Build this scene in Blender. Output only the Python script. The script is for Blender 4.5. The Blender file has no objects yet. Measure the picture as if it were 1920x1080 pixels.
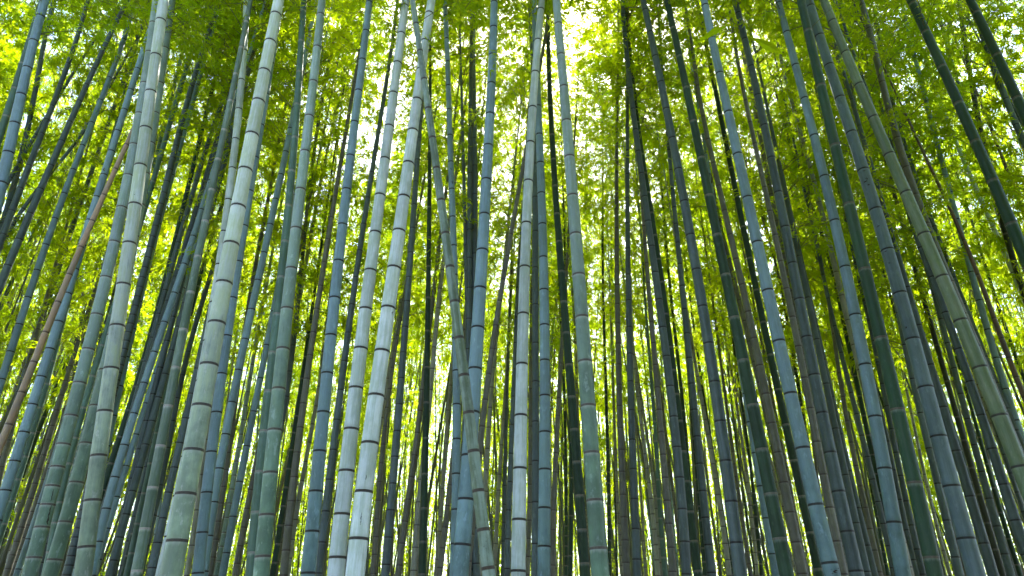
import bpy, math, random
import numpy as np

# ---------------------------------------------------------------- camera, sky, sun, exposure
sc = bpy.context.scene
F_PX, CX, CY = 1280.0, 960.0, 540.0          # focal length and centre for a 1920 x 1080 frame
PITCH = math.radians(28.0)
EYE = np.array([0.0, 0.0, 1.6])
SUN_EL, SUN_AZ = math.radians(52.0), math.radians(8.0)   # azimuth clockwise from +Y (view direction)

cam_d = bpy.data.cameras.new('camera')
cam_d.sensor_width = 36.0
cam_d.lens = F_PX / 1920.0 * 36.0
cam_d.clip_start = 0.05
cam_d.clip_end = 3000.0
cam_d.dof.use_dof = True
cam_d.dof.focus_distance = 4.6
cam_d.dof.aperture_fstop = 3.6
cam = bpy.data.objects.new('camera', cam_d)
cam.location = EYE
cam.rotation_euler = (math.pi / 2 + PITCH, 0, 0)
sc.collection.objects.link(cam)
sc.camera = cam

world = bpy.data.worlds.new('World')
sc.world = world
world.use_nodes = True
wn = world.node_tree.nodes
bg = wn['Background']
sky = wn.new('ShaderNodeTexSky')
sky.sky_type = 'NISHITA'
sky.sun_disc = False
sky.sun_elevation = SUN_EL
sky.sun_rotation = SUN_AZ
sky.altitude = 100
sky.air_density = 1.0
sky.dust_density = 1.6
sky.ozone_density = 1.0
world.node_tree.links.new(sky.outputs[0], bg.inputs[0])
bg.inputs[1].default_value = 0.15

sun_d = bpy.data.lights.new('sun', 'SUN')
sun_d.energy = 5.0
sun_d.angle = math.radians(0.6)
sun_d.color = (1.0, 0.95, 0.86)
sun = bpy.data.objects.new('sun', sun_d)
sun.rotation_euler = (math.pi / 2 - SUN_EL, 0, math.pi - SUN_AZ)   # light travels away from the sun, towards the camera
sun.location = (0, 20, 40)
sc.collection.objects.link(sun)

sc.view_settings.view_transform = 'Standard'
sc.view_settings.look = 'None'
sc.view_settings.exposure = 2.55
sc.view_settings.gamma = 1.0
sc.view_settings.use_curve_mapping = False
sc.render.engine = 'CYCLES'
sc.cycles.max_bounces = 6
sc.cycles.use_adaptive_sampling = True
sc.cycles.adaptive_threshold = 0.035
sc.cycles.diffuse_bounces = 4
sc.cycles.glossy_bounces = 2
sc.cycles.transmission_bounces = 6
sc.cycles.transparent_max_bounces = 4
sc.cycles.caustics_reflective = False
sc.cycles.caustics_refractive = False

rng = np.random.default_rng(11)
random.seed(11)
COL = sc.collection

# ---------------------------------------------------------------- helpers
def tag(o, label=None, cat=None, group=None, kind=None):
    if label: o['label'] = label
    if cat: o['category'] = cat
    if group: o['group'] = group
    if kind: o['kind'] = kind
    return o

def link(name, data, parent=None):
    o = bpy.data.objects.new(name, data)
    COL.objects.link(o)
    if parent is not None:
        o.parent = parent
    return o

def mesh_np(name, verts, quads=None, tris=None, mats=(), smooth=True, mat_idx=None):
    """mesh from numpy arrays; quads (n,4) then tris (m,3)"""
    me = bpy.data.meshes.new(name)
    quads = np.zeros((0, 4), np.int32) if quads is None else np.asarray(quads, np.int32)
    tris = np.zeros((0, 3), np.int32) if tris is None else np.asarray(tris, np.int32)
    nq, nt = len(quads), len(tris)
    me.vertices.add(len(verts))
    me.vertices.foreach_set('co', np.asarray(verts, np.float32).ravel())
    me.loops.add(nq * 4 + nt * 3)
    me.loops.foreach_set('vertex_index', np.concatenate([quads.ravel(), tris.ravel()]).astype(np.int32))
    me.polygons.add(nq + nt)
    st = np.concatenate([np.arange(nq) * 4, nq * 4 + np.arange(nt) * 3]).astype(np.int32)
    me.polygons.foreach_set('loop_start', st)
    if mat_idx is not None:
        me.polygons.foreach_set('material_index', np.asarray(mat_idx, np.int32))
    me.polygons.foreach_set('use_smooth', np.full(nq + nt, bool(smooth)))
    for m in mats:
        me.materials.append(m)
    me.update(calc_edges=True)
    return me

# ---------------------------------------------------------------- materials
def nodes_of(name):
    m = bpy.data.materials.new(name)
    m.use_nodes = True
    nt = m.node_tree
    return m, nt, nt.nodes['Principled BSDF'], nt.nodes['Material Output']

def N(nt, kind, **kw):
    n = nt.nodes.new(kind)
    for k, v in kw.items():
        setattr(n, k, v)
    return n

def mix_rgb(nt, fac, a, b, blend='MIX'):
    n = N(nt, 'ShaderNodeMix', data_type='RGBA', blend_type=blend)
    for sock, v in ((n.inputs[0], fac), (n.inputs[6], a), (n.inputs[7], b)):
        if isinstance(v, bpy.types.NodeSocket):
            nt.links.new(v, sock)
        elif isinstance(v, (int, float)):
            sock.default_value = v
        else:
            sock.default_value = (*v, 1.0)
    return n.outputs[2]

def math_n(nt, op, a, b=0.0, clamp=False):
    n = N(nt, 'ShaderNodeMath', operation=op, use_clamp=clamp)
    for i, v in enumerate((a, b)):
        if isinstance(v, bpy.types.NodeSocket):
            nt.links.new(v, n.inputs[i])
        else:
            n.inputs[i].default_value = v
    return n.outputs[0]

def ramp_n(nt, val, lo, hi, a=0.0, b=1.0):
    n = N(nt, 'ShaderNodeMapRange', interpolation_type='SMOOTHSTEP')
    nt.links.new(val, n.inputs[0])
    for i, v in enumerate((lo, hi, a, b)):
        n.inputs[i + 1].default_value = v
    return n.outputs[0]

def noise_n(nt, vec, scale, detail=3.0, rough=0.6):
    n = N(nt, 'ShaderNodeTexNoise')
    n.inputs['Scale'].default_value = scale
    n.inputs['Detail'].default_value = detail
    n.inputs['Roughness'].default_value = rough
    nt.links.new(vec, n.inputs['Vector'])
    return n.outputs['Fac']

# palette: base, second tone (algae, bloom patches), bloom below nodes 0..1, node line colour
PAL = {
 'pale':   ((0.57, 0.635, 0.66), (0.39, 0.465, 0.42), 0.25, (0.035, 0.028, 0.022)),
 'palemoss': ((0.55, 0.61, 0.60), (0.40, 0.47, 0.34), 0.45, (0.05, 0.042, 0.036)),
 'moss':   ((0.30, 0.385, 0.385), (0.22, 0.305, 0.25), 0.65, (0.09, 0.075, 0.065)),
 'jade':   ((0.165, 0.22, 0.19), (0.105, 0.16, 0.11), 1.0, (0.34, 0.30, 0.29)),
 'blue':   ((0.195, 0.295, 0.365), (0.15, 0.23, 0.265), 0.10, (0.02, 0.02, 0.02)),
 'blueshade': ((0.115, 0.165, 0.19), (0.085, 0.125, 0.135), 0.10, (0.02, 0.02, 0.02)),  # the blue stem colour darkened to stand for dimmer light at right
 'teal':   ((0.085, 0.155, 0.125), (0.06, 0.115, 0.08), 0.6, (0.20, 0.19, 0.175)),
 'dark':   ((0.028, 0.058, 0.034), (0.02, 0.04, 0.022), 0.32, (0.13, 0.12, 0.10)),
 'jungle': ((0.022, 0.06, 0.033), (0.035, 0.065, 0.042), 0.4, (0.10, 0.085, 0.07)),
 'slate':  ((0.078, 0.108, 0.115), (0.055, 0.078, 0.076), 0.10, (0.018, 0.017, 0.016)),  # own grey of most stems; paints dimmer light on some right-hand ones
 'brown':  ((0.135, 0.13, 0.105), (0.095, 0.092, 0.07), 0.15, (0.055, 0.04, 0.032)),
 'ash':    ((0.26, 0.265, 0.215), (0.18, 0.185, 0.14), 0.2, (0.08, 0.065, 0.05)),
 'tan':    ((0.36, 0.225, 0.135), (0.27, 0.20, 0.145), 0.2, (0.10, 0.06, 0.04)),
 'rust':   ((0.13, 0.075, 0.045), (0.09, 0.06, 0.04), 0.15, (0.04, 0.028, 0.02)),
 'olive':  ((0.20, 0.245, 0.165), (0.14, 0.20, 0.11), 0.15, (0.04, 0.036, 0.03)),
 'mottle': ((0.20, 0.265, 0.22), (0.09, 0.125, 0.075), 0.1, (0.05, 0.035, 0.025)),
 'black':  ((0.045, 0.05, 0.032), (0.032, 0.035, 0.022), 0.35, (0.10, 0.085, 0.07)),
}

# green algae mixed with painted shade on the feet of some stems: colour, height where it is full, height where it has gone
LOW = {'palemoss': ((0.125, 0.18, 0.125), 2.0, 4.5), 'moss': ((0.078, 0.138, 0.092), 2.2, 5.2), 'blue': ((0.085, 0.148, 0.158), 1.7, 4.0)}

def culm_material(name, base, second, bloom, node_col):
    m, nt, bsdf, out = nodes_of('culm_' + name)
    uv = N(nt, 'ShaderNodeAttribute', attribute_name='culm_uv')       # metres round the culm, metres along it
    oi = N(nt, 'ShaderNodeObjectInfo')
    off = N(nt, 'ShaderNodeCombineXYZ')
    nt.links.new(math_n(nt, 'MULTIPLY', oi.outputs['Random'], 37.0), off.inputs[2])
    add = N(nt, 'ShaderNodeVectorMath', operation='ADD')
    nt.links.new(uv.outputs['Vector'], add.inputs[0]); nt.links.new(off.outputs[0], add.inputs[1])
    def stretched(sx, sy):
        s = N(nt, 'ShaderNodeVectorMath', operation='MULTIPLY')
        nt.links.new(add.outputs[0], s.inputs[0]); s.inputs[1].default_value = (sx, sy, 1.0)
        return s.outputs[0]
    fine = noise_n(nt, stretched(900, 22), 1.0, 2.0)                   # fibres along the culm
    streak = noise_n(nt, stretched(70, 2.2), 1.0, 4.0, 0.65)           # long streaks
    blot = noise_n(nt, stretched(9, 4.5), 1.0, 4.0, 0.62)              # patches of bloom and algae
    spk = noise_n(nt, stretched(260, 170), 1.0, 1.0)                   # lichen specks
    f = ramp_n(nt, math_n(nt, 'ADD', math_n(nt, 'MULTIPLY', streak, 0.6), math_n(nt, 'MULTIPLY', blot, 0.6)), 0.48, 0.70)
    col = mix_rgb(nt, f, base, second)
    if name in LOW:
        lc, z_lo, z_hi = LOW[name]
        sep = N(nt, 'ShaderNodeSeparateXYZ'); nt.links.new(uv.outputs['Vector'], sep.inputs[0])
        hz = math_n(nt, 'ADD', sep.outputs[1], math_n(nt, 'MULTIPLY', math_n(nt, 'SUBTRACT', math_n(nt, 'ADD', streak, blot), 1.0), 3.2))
        alg_shade = ramp_n(nt, hz, z_lo, z_hi, 0.92, 0.0)
        col = mix_rgb(nt, alg_shade, col, mix_rgb(nt, ramp_n(nt, blot, 0.35, 0.65), lc, tuple(c * 1.6 for c in lc)))
    # weathering: worn pale patches and thin dark runs of dirt
    worn = noise_n(nt, stretched(28, 9), 1.0, 5.0, 0.7)
    col = mix_rgb(nt, math_n(nt, 'MULTIPLY', ramp_n(nt, worn, 0.56, 0.68), 0.35), col, tuple(min(0.6, c * 1.5 + 0.03) for c in base))
    run = noise_n(nt, stretched(190, 3.5), 1.0, 3.0, 0.7)
    col = mix_rgb(nt, math_n(nt, 'MULTIPLY', ramp_n(nt, run, 0.60, 0.72), 0.4), col, tuple(c * 0.5 for c in second))
    # per internode difference of tone
    iv = N(nt, 'ShaderNodeAttribute', attribute_name='internode')
    tone = math_n(nt, 'ADD', 0.86, math_n(nt, 'MULTIPLY', iv.outputs['Fac'], 0.28))
    tone = math_n(nt, 'MULTIPLY', tone, math_n(nt, 'ADD', 0.87, math_n(nt, 'MULTIPLY', oi.outputs['Random'], 0.26)))
    tone = math_n(nt, 'MULTIPLY', tone, math_n(nt, 'ADD', 0.76, math_n(nt, 'MULTIPLY', fine, 0.48)))
    tv = N(nt, 'ShaderNodeVectorMath', operation='SCALE')
    nt.links.new(col, tv.inputs[0]); nt.links.new(tone, tv.inputs['Scale'])
    col = tv.outputs[0]
    # specks
    heavy = name in ('mottle', 'moss', 'tan')
    sf = ramp_n(nt, spk, 0.66 if heavy else 0.70, 0.76)
    col = mix_rgb(nt, math_n(nt, 'MULTIPLY', sf, 0.6 if heavy else 0.35), col, tuple(c * 0.45 for c in second))
    # white bloom in the last centimetres below every node
    dn = N(nt, 'ShaderNodeAttribute', attribute_name='below_node')
    du = N(nt, 'ShaderNodeAttribute', attribute_name='above_node')
    wob = math_n(nt, 'MULTIPLY', streak, 0.055)
    bl = ramp_n(nt, math_n(nt, 'ADD', dn.outputs['Fac'], wob), 0.028, 0.062, 1.0, 0.0)
    col = mix_rgb(nt, math_n(nt, 'MULTIPLY', bl, bloom * 0.62), col, (0.50, 0.50, 0.47))
    # a little dirt above the node
    up = ramp_n(nt, math_n(nt, 'ADD', du.outputs['Fac'], math_n(nt, 'MULTIPLY', streak, 0.05)), 0.028, 0.06, 1.0, 0.0)
    col = mix_rgb(nt, math_n(nt, 'MULTIPLY', up, 0.28), col, tuple(c * 0.5 for c in second))
    # the node line itself
    nl = ramp_n(nt, math_n(nt, 'MINIMUM', dn.outputs['Fac'], du.outputs['Fac']), 0.005, 0.011, 1.0, 0.0)
    col = mix_rgb(nt, nl, col, node_col)
    nt.links.new(col, bsdf.inputs['Base Color'])
    bsdf.inputs['Roughness'].default_value = 0.5
    bsdf.inputs['Specular IOR Level'].default_value = 0.22 if name in ('dark', 'jungle', 'black') else 0.38
    bump = N(nt, 'ShaderNodeBump')
    bump.inputs['Strength'].default_value = 0.25
    bump.inputs['Distance'].default_value = 0.002
    nt.links.new(math_n(nt, 'ADD', fine, streak), bump.inputs['Height'])
    nt.links.new(bump.outputs[0], bsdf.inputs['Normal'])
    return m

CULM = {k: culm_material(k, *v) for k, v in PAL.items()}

def plain_material(name, col, rough=0.75, var=0.3, scale=60.0):
    m, nt, bsdf, out = nodes_of(name)
    tc = N(nt, 'ShaderNodeTexCoord')
    n = noise_n(nt, tc.outputs['Object'], scale, 3.0)
    c = mix_rgb(nt, ramp_n(nt, n, 0.3, 0.7), tuple(x * (1 - var) for x in col), tuple(min(1, x * (1 + var)) for x in col))
    nt.links.new(c, bsdf.inputs['Base Color'])
    bsdf.inputs['Roughness'].default_value = rough
    return m

RING = {k: plain_material('node_' + k, v[3], 0.8, 0.35, 3.0) for k, v in PAL.items()}
TWIG = plain_material('twig', (0.12, 0.105, 0.055), 0.7)
SCAR = plain_material('scar', (0.025, 0.018, 0.012), 0.9)

def leaf_material(name, refl, trans, yellow):
    m, nt, bsdf, out = nodes_of(name)
    nt.nodes.remove(bsdf)
    geo = N(nt, 'ShaderNodeNewGeometry')
    oi = N(nt, 'ShaderNodeObjectInfo')
    tc = N(nt, 'ShaderNodeTexCoord')
    big = noise_n(nt, geo.outputs['Position'], 0.55, 2.0)
    rnd = geo.outputs['Random Per Island']
    f = math_n(nt, 'ADD', math_n(nt, 'MULTIPLY', rnd, 0.5), math_n(nt, 'MULTIPLY', ramp_n(nt, big, 0.35, 0.65), 0.35))
    f = math_n(nt, 'ADD', f, math_n(nt, 'MULTIPLY', oi.outputs['Random'], 0.25), clamp=True)
    c_r = mix_rgb(nt, f, refl, tuple(a * b for a, b in zip(refl, yellow)))
    c_t = mix_rgb(nt, f, trans, tuple(a * b for a, b in zip(trans, yellow)))
    d = N(nt, 'ShaderNodeBsdfDiffuse'); t = N(nt, 'ShaderNodeBsdfTranslucent'); g = N(nt, 'ShaderNodeBsdfGlossy')
    g.inputs['Roughness'].default_value = 0.45
    g.inputs['Color'].default_value = (0.9, 0.95, 0.9, 1)
    nt.links.new(c_r, d.inputs['Color']); nt.links.new(c_t, t.inputs['Color'])
    mx = N(nt, 'ShaderNodeAddShader')
    nt.links.new(d.outputs[0], mx.inputs[0]); nt.links.new(t.outputs[0], mx.inputs[1])
    m2 = N(nt, 'ShaderNodeMixShader'); m2.inputs[0].default_value = 0.012
    nt.links.new(mx.outputs[0], m2.inputs[1]); nt.links.new(g.outputs[0], m2.inputs[2])
    nt.links.new(m2.outputs[0], out.inputs['Surface'])
    return m

LEAF = leaf_material('bamboo_leaf', (0.055, 0.095, 0.005), (0.26, 0.40, 0.004), (1.45, 1.08, 0.6))

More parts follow.
